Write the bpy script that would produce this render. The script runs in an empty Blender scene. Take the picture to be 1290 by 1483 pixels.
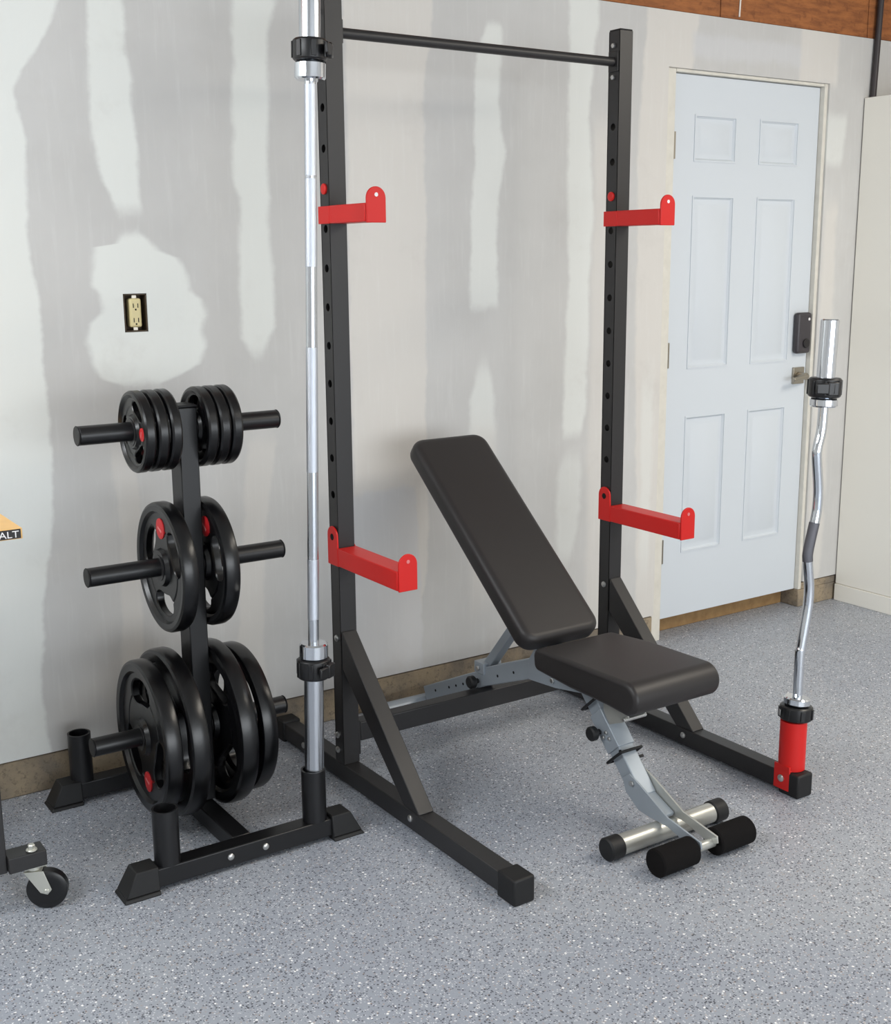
import bpy, bmesh, math, random
from mathutils import Vector, Matrix
random.seed(4)
SC = bpy.context.scene
COL = SC.collection
PI = math.pi

# ------------------------------------------------------------------ materials
def lin(c):
    def f(v):
        v /= 255.0
        return v/12.92 if v <= .04045 else ((v+.055)/1.055)**2.4
    return (f(c[0]), f(c[1]), f(c[2]), 1)

class NT:
    def __init__(s, name):
        s.m = bpy.data.materials.new(name); s.m.use_nodes = True
        s.t = s.m.node_tree; s.n = s.t.nodes; s.l = s.t.links
        s.b = s.n['Principled BSDF']
    def new(s, typ, **k):
        n = s.n.new(typ)
        for a, v in k.items(): setattr(n, a, v)
        return n
    def put(s, sock, v):
        if hasattr(v, 'links') or isinstance(v, bpy.types.NodeSocket): s.l.new(v, sock)
        else: sock.default_value = v
    def math(s, op, a, b=0.0, c=None, clamp=False):
        n = s.new('ShaderNodeMath', operation=op, use_clamp=clamp)
        s.put(n.inputs[0], a); s.put(n.inputs[1], b)
        if c is not None: s.put(n.inputs[2], c)
        return n.outputs[0]
    def mix(s, f, a, b):
        n = s.new('ShaderNodeMix', data_type='RGBA')
        s.put(n.inputs[0], f); s.put(n.inputs[6], a); s.put(n.inputs[7], b)
        return n.outputs[2]
    def noise(s, vec, scale, detail=3, rough=.5):
        n = s.new('ShaderNodeTexNoise'); s.put(n.inputs['Vector'], vec)
        n.inputs['Scale'].default_value = scale; n.inputs['Detail'].default_value = detail
        n.inputs['Roughness'].default_value = rough
        return n.outputs['Fac']
    def sm(s, v, a, b):
        n = s.new('ShaderNodeMapRange', interpolation_type='SMOOTHSTEP')
        s.put(n.inputs[0], v); n.inputs[1].default_value = a; n.inputs[2].default_value = b
        return n.outputs[0]
    def obj(s): return s.new('ShaderNodeTexCoord').outputs['Object']
    def geo(s): return s.new('ShaderNodeNewGeometry').outputs['Position']
    def bump(s, h, st=.2, d=.002):
        n = s.new('ShaderNodeBump'); n.inputs['Strength'].default_value = st
        n.inputs['Distance'].default_value = d; s.l.new(h, n.inputs['Height'])
        s.l.new(n.outputs[0], s.b.inputs['Normal'])

def simple(name, rgb, rough=.5, metal=0, spec=.5, nscale=0, nbump=0, var=0, coat=0):
    t = NT(name); b = t.b
    b.inputs['Base Color'].default_value = lin(rgb)
    b.inputs['Roughness'].default_value = rough; b.inputs['Metallic'].default_value = metal
    b.inputs['Specular IOR Level'].default_value = spec
    if coat: b.inputs['Coat Weight'].default_value = coat; b.inputs['Coat Roughness'].default_value = .15
    if nscale:
        f = t.noise(t.obj(), nscale, 4)
        if var:
            a = tuple(int(c*(1-var)) for c in rgb); d = tuple(min(255, int(c*(1+var))) for c in rgb)
            t.put(b.inputs['Base Color'], t.mix(f, lin(a), lin(d)))
        if nbump: t.bump(f, nbump, .001)
    return t.m

M = {}
M['steel'] = simple('black_powder_coat', (37, 36, 37), .42, 0, .5, 900, .12)
M['steel2'] = simple('black_tree_paint', (18, 18, 20), .36, 0, .5, 900, .08)
M['cap'] = simple('black_plastic_cap', (24, 24, 25), .55, 0, .4, 500, .1)
M['rubber'] = simple('rubber_coating', (9, 9, 11), .28, 0, .5, 300, .1, .2)
M['foam'] = simple('black_foam', (20, 19, 19), .95, 0, .15, 700, .5, .3)
M['vinyl'] = simple('black_vinyl', (38, 35, 35), .46, 0, .45, 600, .12)
M['red'] = simple('red_powder_coat', (205, 28, 24), .42, 0, .4, 700, .08)
M['logo'] = simple('red_logo', (190, 30, 35), .5)
M['logow'] = simple('logo_mark', (215, 120, 120), .5)
M['chrome'] = simple('chrome', (222, 226, 232), .1, 1)
M['satin'] = simple('satin_chrome', (200, 204, 210), .24, 1)
M['knurl'] = simple('knurled_chrome', (200, 205, 214), .36, 1, .5, 2500, .4)
M['knurldark'] = simple('dark_knurling', (112, 112, 118), .4, 1, .5, 2500, .6)
M['silver'] = simple('silver_paint', (156, 164, 172), .42, .3, .5, 500, .05)
M['silverpale'] = simple('pale_metal', (190, 190, 184), .35, .6)
M['bolt'] = simple('zinc_bolt', (200, 200, 198), .3, .9)
M['zinc'] = simple('zinc_caster', (205, 205, 196), .35, .6)
M['nylon'] = simple('black_nylon', (20, 20, 22), .35, 0, .5)
M['hole'] = simple('dark_hollow', (6, 6, 6), .9)
M['door'] = simple('white_door_paint', (208, 214, 220), .45, 0, .4, 60, .06)
M['jamb'] = simple('primed_jamb', (216, 212, 202), .7, 0, .3, 30, .1, .05)
M['cabinet'] = simple('cabinet_laminate', (243, 240, 231), .45, 0, .4)
M['nickel'] = simple('brushed_nickel', (165, 158, 146), .32, 1)
M['ivory'] = simple('ivory_plastic', (214, 200, 150), .45)
M['boxmetal'] = simple('dusty_metal_box', (74, 62, 48), .6, .4, .5, 120, .3, .4)
M['lock'] = simple('graphite_plastic', (58, 54, 58), .38, 0, .5)
M['yellow'] = simple('yellow_table', (236, 190, 122), .5, 0, .4, 25, .05, .05)
M['black'] = simple('label_black', (22, 18, 20), .5)
M['white'] = simple('label_white', (235, 232, 232), .5)
M['cable'] = simple('dark_conduit', (48, 42, 44), .5)
M['wire'] = simple('white_wire', (230, 225, 215), .5)
M['wallplain'] = simple('plain_drywall', (196, 194, 190), .9)

# wood boards at the top of the wall
t = NT('timber_board'); g = t.geo()
mp = t.new('ShaderNodeMapping'); mp.inputs['Scale'].default_value = (1.5, 1, 8); t.l.new(g, mp.inputs['Vector'])
f = t.noise(mp.outputs[0], 6, 6, .65); f2 = t.noise(g, 40, 3)
c = t.mix(t.sm(f, .3, .7), lin((128, 76, 40)), lin((168, 104, 56)))
c = t.mix(t.math('MULTIPLY', t.sm(f2, .55, .7), .35), c, lin((84, 44, 20)))
t.put(t.b.inputs['Base Color'], c); t.b.inputs['Roughness'].default_value = .75; t.bump(f, .3)
M['timber'] = t.m
t = NT('threshold_wood'); g = t.geo()
f = t.noise(g, 30, 4); t.put(t.b.inputs['Base Color'], t.mix(f, lin((120, 88, 52)), lin((176, 142, 96)))); t.b.inputs['Roughness'].default_value = .7
M['sill'] = t.m
# concrete stem
t = NT('concrete_stem'); g = t.geo()
f = t.noise(g, 5, 5, .6); f2 = t.noise(g, 70, 4, .7)
c = t.mix(t.sm(f, .35, .65), lin((120, 111, 100)), lin((160, 144, 120)))
c = t.mix(t.math('MULTIPLY', t.sm(f2, .5, .72), .6), c, lin((80, 72, 64)))
t.put(t.b.inputs['Base Color'], c); t.b.inputs['Roughness'].default_value = .9; t.bump(f2, .6, .006)
M['concrete'] = t.m

# epoxy floor with flakes
t = NT('flake_epoxy_floor'); g = t.geo()
def flakes(scale, off):
    mp = t.new('ShaderNodeMapping'); mp.inputs['Location'].default_value = off; t.l.new(g, mp.inputs['Vector'])
    v = t.new('ShaderNodeTexVoronoi'); v.inputs['Scale'].default_value = scale; t.l.new(mp.outputs[0], v.inputs['Vector'])
    s = t.new('ShaderNodeSeparateColor'); t.l.new(v.outputs['Color'], s.inputs[0])
    return v.outputs['Distance'], s.outputs[0], s.outputs[1]
base = t.mix(t.sm(t.noise(g, 1.6, 3), .35, .65), lin((164, 170, 181)), lin((174, 179, 187)))
base = t.mix(t.math('MULTIPLY', t.noise(g, 260, 2), .5), base, lin((122, 126, 136)))
for scale, off, thr, colr, amt in ((210, (0, 0, 0), .77, (70, 72, 82), .88), (170, (3, 1, 0), .90, (48, 48, 56), .8),
                                   (230, (7, 5, 0), .80, (214, 216, 220), .8), (150, (1, 9, 0), .955, (244, 244, 244), 1.0),
                                   (200, (5, 2, 0), .92, (176, 150, 128), .5)):
    d, r1, r2 = flakes(scale, off)
    m_ = t.math('MULTIPLY', t.sm(r1, thr, thr+.02), t.math('SUBTRACT', 1.0, t.sm(d, .38, .52)))
    base = t.mix(t.math('MULTIPLY', m_, amt), base, lin(colr))
t.put(t.b.inputs['Base Color'], base); t.b.inputs['Roughness'].default_value = .42
t.b.inputs['Specular IOR Level'].default_value = .35
t.bump(t.noise(g, 90, 3), .08, .002)
M['floor'] = t.m

# drywall with joint compound and one painted shade band; every patch is a left edge and a right edge over height
t = NT('unpainted_drywall'); g = t.geo()
sep = t.new('ShaderNodeSeparateXYZ'); t.l.new(g, sep.inputs[0])
X, Z = sep.outputs[0], sep.outputs[2]
zn = t.math('DIVIDE', Z, 2.5)
w1 = t.math('MULTIPLY', t.math('SUBTRACT', t.noise(g, 7, 4, .55), .5), .045)
w2 = t.math('MULTIPLY', t.math('SUBTRACT', t.noise(g, 45, 3, .6), .5), .010)
wob = t.math('ADD', w1, w2)
XW = t.math('ADD', X, wob)
ZW = t.math('ADD', Z, t.math('MULTIPLY', wob, 1.6))
def edge(pts):
    n = t.new('ShaderNodeFloatCurve'); cm = n.mapping; cu = cm.curves[0]
    pts = sorted((z/2.5, (x+3)/8) for x, z in pts)
    if len(pts) == 1: pts = [(0, pts[0][1]), (1, pts[0][1])]
    cu.points[0].location = pts[0]; cu.points[1].location = pts[-1]
    for p in pts[1:-1]: cu.points.new(*p)
    for p in cu.points: p.handle_type = 'VECTOR'
    cm.extend = 'HORIZONTAL'; cm.update()
    t.l.new(zn, n.inputs['Value'])
    return t.math('MULTIPLY_ADD', n.outputs[0], 8.0, -3.0)
def band(left, right, z0, z1, s=.012, sz=.03):
    a = t.sm(t.math('SUBTRACT', XW, edge(left)), -s, s)
    b = t.sm(t.math('SUBTRACT', edge(right), XW), -s, s)
    c_ = t.sm(ZW, z0-sz, z0+sz); d_ = t.math('SUBTRACT', 1.0, t.sm(ZW, z1-sz, z1+sz))
    return t.math('MULTIPLY', t.math('MULTIPLY', a, b), t.math('MULTIPLY', c_, d_))
paper = t.mix(t.sm(t.noise(g, 2.2, 4, .6), .3, .7), lin((193, 192, 190)), lin((200, 199, 197)))
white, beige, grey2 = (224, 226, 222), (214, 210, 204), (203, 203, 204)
bands = [
 (beige, .8, [(.37, 0), (.37, 2.5)], [(.61, 0), (.61, .16), (.62, .35), (.65, .51), (.64, .98), (.65, 1.64), (.65, 1.96), (.68, 2.25)], -1, 3, .008, .03),
 (grey2, .75, [(.3, 0)], [(.62, .3), (.60, .74), (.59, .8)], -1, .75, .008, .012),  # shade on the low wall, put into the colour as a greyer band
 (white, .9, [(-3, 0)], [(-.65, .11), (-.66, .3), (-.64, .5), (-.60, .69), (-.58, .93), (-.58, 1.27), (-.59, 1.45), (-.60, 1.57), (-.585, 1.8), (-.61, 1.92), (-.58, 1.97), (-.5, 2.08), (-.45, 2.2), (-.38, 2.33)], -1, 3, .008, .03),
 (white, .95, [(-.35, 1.6), (-.39, 1.7), (-.41, 1.81), (-.40, 2.3)], [(-.285, 1.61), (-.29, 1.81), (-.305, 2.2), (-.31, 2.33)], 1.62, 3, .01, .03),
 (white, .98, [(-.335, 1.57), (-.36, 1.53), (-.42, 1.525), (-.435, 1.47), (-.44, 1.42), (-.41, 1.40), (-.405, 1.35), (-.45, 1.32), (-.465, 1.27), (-.445, 1.2), (-.42, 1.165), (-.36, 1.14)], [(-.30, 1.57), (-.25, 1.525), (-.24, 1.51), (-.19, 1.495), (-.16, 1.45), (-.155, 1.40), (-.12, 1.375), (-.108, 1.33), (-.125, 1.29), (-.118, 1.24), (-.145, 1.19), (-.20, 1.165), (-.26, 1.14)], 1.145, 1.565, .014, .02),
 (white, .9, [(.04, 1.2), (-.0, 1.26), (-.0, 1.44), (.01, 1.66), (-.01, 1.72), (.0, 1.85), (.01, 2.2)], [(.07, 1.2), (.11, 1.29), (.10, 1.64), (.11, 1.98), (.11, 2.1), (.15, 2.2)], 1.22, 3, .012, .04),
 (white, .75, [(.82, 1.3), (.82, 1.5), (.84, 1.75), (.84, 1.97), (.85, 2.12), (.90, 2.24)], [(.93, 1.3), (.935, 1.65), (.965, 1.83), (.935, 1.97), (.95, 2.25)], 1.32, 2.22, .01, .02),
 (white, .7, [(.82, .85), (.82, 1.03), (.86, 1.15)], [(.92, .85), (.92, 1.0), (.89, 1.15)], .88, 1.13, .014, .06),
 (beige, .55, [(.82, .1), (.82, .9)], [(.91, .1), (.92, .9)], .3, .92, .02, .1),
 (white, .8, [(1.22, .84), (1.22, .94), (1.24, 1.42), (1.23, 1.88), (1.23, 2.31)], [(1.30, .84), (1.33, .95), (1.33, 1.18), (1.345, 1.65), (1.32, 2.0), (1.36, 2.32)], .86, 3, .012, .03),
 (beige, .6, [(1.34, .1), (1.35, 2.3)], [(1.46, .1), (1.44, 2.3)], -1, 1.95, .02, .08),
 (white, .5, [(1.20, .37), (1.20, .7), (1.23, .8)], [(1.26, .37), (1.31, .6), (1.31, .8)], .4, .79, .015, .05),
 (beige, .85, [(1.60, .1), (1.56, 1.17), (1.55, 1.94), (1.58, 2.31)], [(1.72, .09), (1.72, 2.1), (1.80, 2.14), (1.83, 2.33)], -1, 3, .01, .03),
 (white, .45, [(1.61, .2), (1.60, 1.1)], [(1.65, .2), (1.66, 1.1)], .3, 1.05, .012, .1),
 (grey2, .9, [(1.8, 0)], [(2.44, 0)], 2.19, 2.27, .02, .02),
 (beige, .8, [(2.38, 2.1), (2.38, 2.3)], [(2.60, 2.1), (2.60, 2.3)], 2.14, 3, .015, .02),
 (white, .6, [(2.55, 1.82), (2.52, 2.03)], [(2.65, 1.82), (2.67, 2.0)], 1.84, 2.03, .015, .03),
 (beige, .7, [(2.57, .1), (2.57, 1.65)], [(2.67, .1), (2.66, 1.1), (2.64, 1.67)], .1, 1.68, .015, .05),
 (beige, .55, [(-.42, .35), (-.40, .75), (-.42, .97)], [(-.36, .35), (-.34, .7), (-.35, .98)], -1, .97, .008, .05),
 (beige, .55, [(-.06, .3), (-.02, .7), (0, .93)], [(.03, .3), (.05, .69), (.1, .94)], -1, .95, .01, .05),
]
colr = paper
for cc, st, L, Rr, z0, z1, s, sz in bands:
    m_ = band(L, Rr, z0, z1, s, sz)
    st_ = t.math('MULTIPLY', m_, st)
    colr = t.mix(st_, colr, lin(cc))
strk = t.new('ShaderNodeMapping'); strk.inputs['Scale'].default_value = (26, 1, 2.2); t.l.new(g, strk.inputs['Vector'])
sf = t.noise(strk.outputs[0], 2.0, 5, .65)
colr = t.mix(t.math('MULTIPLY', t.sm(sf, .5, .72), .12), colr, lin((230, 231, 228)))
colr = t.mix(t.math('MULTIPLY', t.sm(t.noise(g, 3.5, 5, .7), .52, .75), .2), colr, lin((180, 175, 170)))
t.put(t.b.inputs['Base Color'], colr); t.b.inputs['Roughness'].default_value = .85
t.b.inputs['Specular IOR Level'].default_value = .25
t.bump(sf, .12, .003)
M['drywall'] = t.m

# ------------------------------------------------------------------ mesh helpers
def frame_for(d, up=None):
    d = Vector(d).normalized()
    if up is None: up = Vector((0, 0, 1)) if abs(d.z) < .95 else Vector((1, 0, 0))
    s = d.cross(Vector(up)).normalized(); u = s.cross(d).normalized()
    return s, u
class B:
    def __init__(s): s.bm = bmesh.new()
    def hexa(s, P):
        v = [s.bm.verts.new(p) for p in P]
        for f in ((0, 3, 2, 1), (4, 5, 6, 7), (0, 1, 5, 4), (1, 2, 6, 5), (2, 3, 7, 6), (3, 0, 4, 7)):
            s.bm.faces.new([v[i] for i in f])
        return s
    def box(s, x0, x1, y0, y1, z0, z1):
        return s.hexa([(x0, y0, z0), (x1, y0, z0), (x1, y1, z0), (x0, y1, z0), (x0, y0, z1), (x1, y0, z1), (x1, y1, z1), (x0, y1, z1)])
    def frustum(s, b, tp, z0, z1):   # b, tp = (x0,x1,y0,y1)
        return s.hexa([(b[0], b[2], z0), (b[1], b[2], z0), (b[1], b[3], z0), (b[0], b[3], z0),
                       (tp[0], tp[2], z1), (tp[1], tp[2], z1), (tp[1], tp[3], z1), (tp[0], tp[3], z1)])
    def beam(s, a, b, w, h, up=None):      # rectangular tube, w sideways, h upward
        a = Vector(a); b = Vector(b); sd, u = frame_for(b-a, up); sd = sd*w/2; u = u*h/2
        return s.hexa([a-sd-u, a+sd-u, b+sd-u, b-sd-u, a-sd+u, a+sd+u, b+sd+u, b-sd+u])
    def rings(s, rs, closed=True, caps=True):
        prev = None; first = None
        for r in rs:
            vs = [s.bm.verts.new(p) for p in r]
            if prev:
                n = len(vs)
                for i in range(n if closed else n-1):
                    s.bm.faces.new((prev[i], prev[(i+1) % n], vs[(i+1) % n], vs[i]))
            else: first = vs
            prev = vs
        if caps:
            s.bm.faces.new(list(reversed(first))); s.bm.faces.new(prev)
        return s
    def lathe(s, a, d, prof, n=32):      # prof: (distance along d, radius)
        a = Vector(a); d = Vector(d).normalized(); sd, u = frame_for(d)
        return s.rings([[a+d*h+(sd*math.cos(2*PI*i/n)+u*math.sin(2*PI*i/n))*max(r, 1e-5) for i in range(n)] for h, r in prof])
    def cyl(s, a, b, r, n=32, ch=0.0015):
        a = Vector(a); b = Vector(b); L = (b-a).length
        ch = min(ch, r*.4, L*.4)
        return s.lathe(a, b-a, [(0, r-ch), (ch, r), (L-ch, r), (L, r-ch)], n)
    def pipe(s, a, b, r, ri, depth, n=32):   # open tube with a hollow at the b end
        a = Vector(a); b = Vector(b); L = (b-a).length
        return s.lathe(a, b-a, [(0, r), (L, r), (L, ri), (L-depth, ri), (L-depth, 1e-4)], n)
    def path(s, pts, r, n=20):
        pts = [Vector(p) for p in pts]; rs = []
        sd = None
        for i, p in enumerate(pts):
            d = (pts[min(i+1, len(pts)-1)]-pts[max(i-1, 0)]).normalized()
            if sd is None: sd, u = frame_for(d)
            else:
                sd = (sd - d*sd.dot(d)).normalized(); u = sd.cross(d)
            rs.append([p+(sd*math.cos(2*PI*k/n)+u*math.sin(2*PI*k/n))*r for k in range(n)])
        return s.rings(rs)
    def prism(s, prof, axis, a, b):       # 2D profile extruded along x, y or z
        def P(q, t_):
            return {'x': (t_, q[0], q[1]), 'y': (q[0], t_, q[1]), 'z': (q[0], q[1], t_)}[axis]
        return s.rings([[P(q, a) for q in prof], [P(q, b) for q in prof]])
    def build(s, name, mat, parent=None, bevel=0, seg=2, smooth=40, loc=None):
        bmesh.ops.recalc_face_normals(s.bm, faces=s.bm.faces)
        me = bpy.data.meshes.new(name); s.bm.to_mesh(me); s.bm.free()
        me.materials.append(M[mat] if isinstance(mat, str) else mat)
        o = bpy.data.objects.new(name, me); COL.objects.link(o)
        for p in me.polygons: p.use_smooth = True
        me.set_sharp_from_angle(angle=math.radians(smooth))
        if bevel:
            md = o.modifiers.new('bevel', 'BEVEL'); md.width = bevel; md.segments = seg
            md.limit_method = 'ANGLE'; md.angle_limit = math.radians(35)
            md.harden_normals = False
        if parent:
            o.parent = parent
            L = Vector((0, 0, 0)); q = parent
            while q: L += q.location; q = q.parent
            me.transform(Matrix.Translation(-L))
        if loc: o.location = loc
        return o

def tag(o, label=None, cat=None, group=None, kind=None):
    if label: o['label'] = label
    if cat: o['category'] = cat
    if group: o['group'] = group
    if kind: o['kind'] = kind
    return o
def thing(name, label, cat, loc=(0, 0, 0), group=None):
    o = bpy.data.objects.new(name, None); COL.objects.link(o); o.location = loc
    o.empty_display_size = .05
    return tag(o, label, cat, group)
def single(o, label, cat, origin=None, group=None):
    """one-mesh thing: move its origin to its base"""
    if origin:
        o.data.transform(Matrix.Translation(-Vector(origin))); o.location = origin
    return tag(o, label, cat, group)
def struct(o): return tag(o, kind='structure')
def copy_tree(o, parent=None):
    c_ = o.copy(); COL.objects.link(c_)
    if parent: c_.parent = parent
    for ch in list(o.children): copy_tree(ch, c_)
    return c_

# ------------------------------------------------------------------ the room
XL, XR, YF, ZC = -3.6, 3.5, -7.0, 2.75
struct(B().box(XL, XR, YF-.6, 0.25, -.1, 0).build('floor', 'floor'))
struct(B().box(XL, XR, YF, 0.25, ZC, ZC+.1).build('ceiling', 'wallplain'))
struct(B().box(XL-.1, XL, YF, .25, 0, ZC).build('wall_left', 'wallplain'))
struct(B().box(XR, XR+.1, YF, .25, 0, ZC).build('wall_right', 'wallplain'))
fw = B().box(XL, -2.9, YF-.1, YF, 0, ZC).box(2.9, XR, YF-.1, YF, 0, ZC).box(-2.9, 2.9, YF-.1, YF, 2.25, ZC)
struct(fw.build('wall_front', 'wallplain'))
HB, HT = .1128, 2.334
DX0, DX1, DZ = 1.688, 2.558, 2.146      # opening in the drywall
OX0, OX1, OZ0, OZ1 = -.352, -.284, 1.291, 1.397
w = B()
def wbox(x0, x1, z0, z1): w.box(x0, x1, 0, .05, z0, z1)
wbox(XL, OX0, HB, HT); wbox(OX1, DX0, HB, HT); wbox(OX0, OX1, HB, OZ0); wbox(OX0, OX1, OZ1, HT)
wbox(DX0, DX1, DZ, HT); wbox(DX1, XR, HB, HT)
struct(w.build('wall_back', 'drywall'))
cm = B().box(XL, DX0, .006, .2, 0, HB-.006).box(2.541, XR, .006, .2, 0, .0765).box(DX1, XR, .006, .2, .0765, HB-.006)
struct(cm.build('baseboard_back', 'concrete', bevel=.004))
struct(B().box(XL, XR, .22, .24, 0, ZC).build('wall_outer', 'timber'))
struct(B().box(DX0-.02, DX1+.02, .2, .21, 0, 2.2).build('wall_behind_door', 'wallplain'))
for i, (a, b) in enumerate(((XL, -.55), (-.546, .70), (.704, 1.938), (1.942, 2.77), (2.774, XR))):
    struct(B().box(a, b, .004, .2, HT+.002, ZC).build('trim_%d' % (i+1), 'timber', bevel=.002))
# door frame, door and its parts
struct(B().box(DX0, 1.7365, .012, .2, 0.0, DZ).box(2.5395, DX1, .008, .2, .078, DZ).box(1.7365, 2.5395, .010, .2, 2.1345, DZ).build('trim_6', 'jamb', bevel=.002))
struct(B().box(1.737, 2.539, .098, .2, 0, .078).build('trim_7', 'sill', bevel=.003))
S0, S1, SB, ST, SY = 1.739, 2.537, .079, 2.132, .030
# slab front made of stiles and rails round six moulded panels
PXS = (1.860, 2.068, 2.208, 2.416); PZS = (.342, .872, 1.067, 1.700, 1.834, 1.990)
panels = [(PXS[a], PXS[a+1], PZS[b_], PZS[b_+1]) for b_ in (4, 2, 0) for a in (0, 2)]
def door_slab():
    b = B(); y = SY
    b.box(S0, S1, y+.010, y+.045, SB, ST)
    xs = [S0, *PXS, S1]; zs = [SB, *PZS, ST]
    for i in range(5):
        for j in range(7):
            if i in (1, 3) and j in (1, 3, 5): continue
            b.box(xs[i], xs[i+1], y, y+.010, zs[j], zs[j+1])
    return b
D = tag(door_slab().build('door_1', 'door'), kind='structure')
bmx = bmesh.new(); bmx.from_mesh(D.data); bmesh.ops.remove_doubles(bmx, verts=bmx.verts, dist=1e-5)
bad = [f for f in bmx.faces if len(f.verts) == 4 and all(len(e.link_faces) > 2 for e in f.edges)]
bmx.to_mesh(D.data); bmx.free()
for (x0, x1, z0, z1) in panels:
    b = B()
    def ring(o_, y): return [(x0+o_, y, z0+o_), (x1-o_, y, z0+o_), (x1-o_, y, z1-o_), (x0+o_, y, z1-o_)]
    b.rings([ring(0, SY), ring(.007, SY+.0075), ring(.020, SY+.0075), ring(.034, SY+.001)], caps=False)
    b.bm.verts.ensure_lookup_table(); b.bm.faces.new([b.bm.verts[k] for k in (12, 13, 14, 15)])
    # moulding bead around the panel
    for q0, q1 in (((x0-.006, z0-.006), (x1+.006, z0)), ((x0-.006, z1), (x1+.006, z1+.006)), ((x0-.006, z0), (x0, z1)), ((x1, z0), (x1+.006, z1))):
        b.box(q0[0], q1[0], SY-.003, SY+.002, q0[1], q1[1])
    b.build('door_panel', 'door', D, smooth=25)
for z in (1.882, 1.117, .352):
    h = B().box(1.740, 1.758, SY-.003, SY+.001, z-.048, z+.048)
    for k in range(3): h.cyl((1.740, SY-.006, z-.048+k*.033), (1.740, SY-.006, z-.048+k*.033+.030), .006, 12)
    h.build('hinge', 'nickel', D)
lk = B().box(2.446, 2.530, SY-.030, SY, 1.090, 1.256).build('lock', 'lock', D, bevel=.013, seg=4)
B().cyl((2.508, SY-.0305, 1.229), (2.508, SY-.033, 1.229), .006, 16).build('indicator', 'white', lk)
B().cyl((2.496, SY-.0305, 1.132), (2.496, SY-.036, 1.132), .019, 20).build('keyway', 'black', lk)
hd = B().box(2.455, 2.520, SY-.010, SY, .965, 1.033)
hd.cyl((2.486, SY-.010, .998), (2.486, SY-.052, .998), .015, 20).cyl((2.494, SY-.050, .998), (2.400, SY-.056, .990), .0095, 16)
hd.build('door_handle', 'nickel', D, bevel=.002)

# outlet in its cut-out
o = thing('wall_outlet', 'bare ivory duplex wall outlet without cover plate in a white plaster patch', 'outlet', (-.318, .0, 1.344))
B().box(OX0+.0015, OX0+.004, .001, .045, OZ0+.002, OZ1-.002).box(OX1-.004, OX1-.0015, .001, .045, OZ0+.002, OZ1-.002)\
   .box(OX0+.0015, OX1-.0015, .001, .045, OZ0+.0015, OZ0+.004).box(OX0+.0015, OX1-.0015, .001, .045, OZ1-.004, OZ1-.0015)\
   .box(OX0+.0015, OX1-.0015, .044, .0465, OZ0+.002, OZ1-.002).build('junction_box', 'boxmetal', o)
B().box(-.325, -.311, .008, .012, OZ0+.004, OZ1-.004).build('mounting_strap', 'nickel', o, bevel=.001)
rc = B().box(-.335, -.301, -.001, .03, 1.304, 1.384).build('receptacle', 'ivory', o, bevel=.006, seg=3)
for z in (1.364, 1.324):
    sl = B(); sl.box(-.3255, -.3235, -.002, .004, z-.006, z+.006).box(-.3125, -.3105, -.002, .004, z-.006, z+.006).cyl((-.318, -.002, z-.011), (-.318, .004, z-.011), .0028, 10); sl.box(-.3235, -.3125, -.0008, .003, z-.0005, z+.0005).build('socket', 'hole', rc)


# tall white cabinet, conduit, hanging wire
o = thing('tall_cabinet', 'tall plain white cabinet standing against the wall right of the door', 'cabinet', (3.06, -.33, 0))
B().box(2.768, 3.35, -.64, -.005, .075, 2.105).build('body', 'cabinet', o, bevel=.002)
B().box(2.762, 3.35, -.64, -.0055, 0, .0735).build('plinth', 'cabinet', o, bevel=.002)
for a, b in ((2.772, 3.066), (3.070, 3.348)):
    dr = B().box(a, b, -.659, -.6405, .08, 2.10).build('door', 'cabinet', o, bevel=.002)
    xx = b-.03 if a < 3 else a+.03
    B().cyl((xx, -.690, 1.0), (xx, -.690, 1.16), .005, 12).cyl((xx, -.6595, 1.01), (xx, -.69, 1.01), .004, 8).cyl((xx, -.6595, 1.15), (xx, -.69, 1.15), .004, 8).build('handle', 'nickel', dr)
single(B().cyl((2.807, -.0150, 2.1056), (2.830, -.0135, ZC-.002), .0125, 16).build('conduit', 'cable'),
       'thin dark vertical pipe on the wall rising above the top corner of the white cabinet', 'pipe', (2.807, -.015, 2.1056))
single(B().path([(2.035, .0015, 2.345), (2.037, .001, 2.40), (2.052, .001, 2.46), (2.05, .001, 2.6), (2.06, .001, 2.74)], .0032, 8).build('hanging_wire', 'wire'),
       'thin white wire running down the brown timber above the door', 'wire', (2.035, .0, 2.345))

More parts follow.
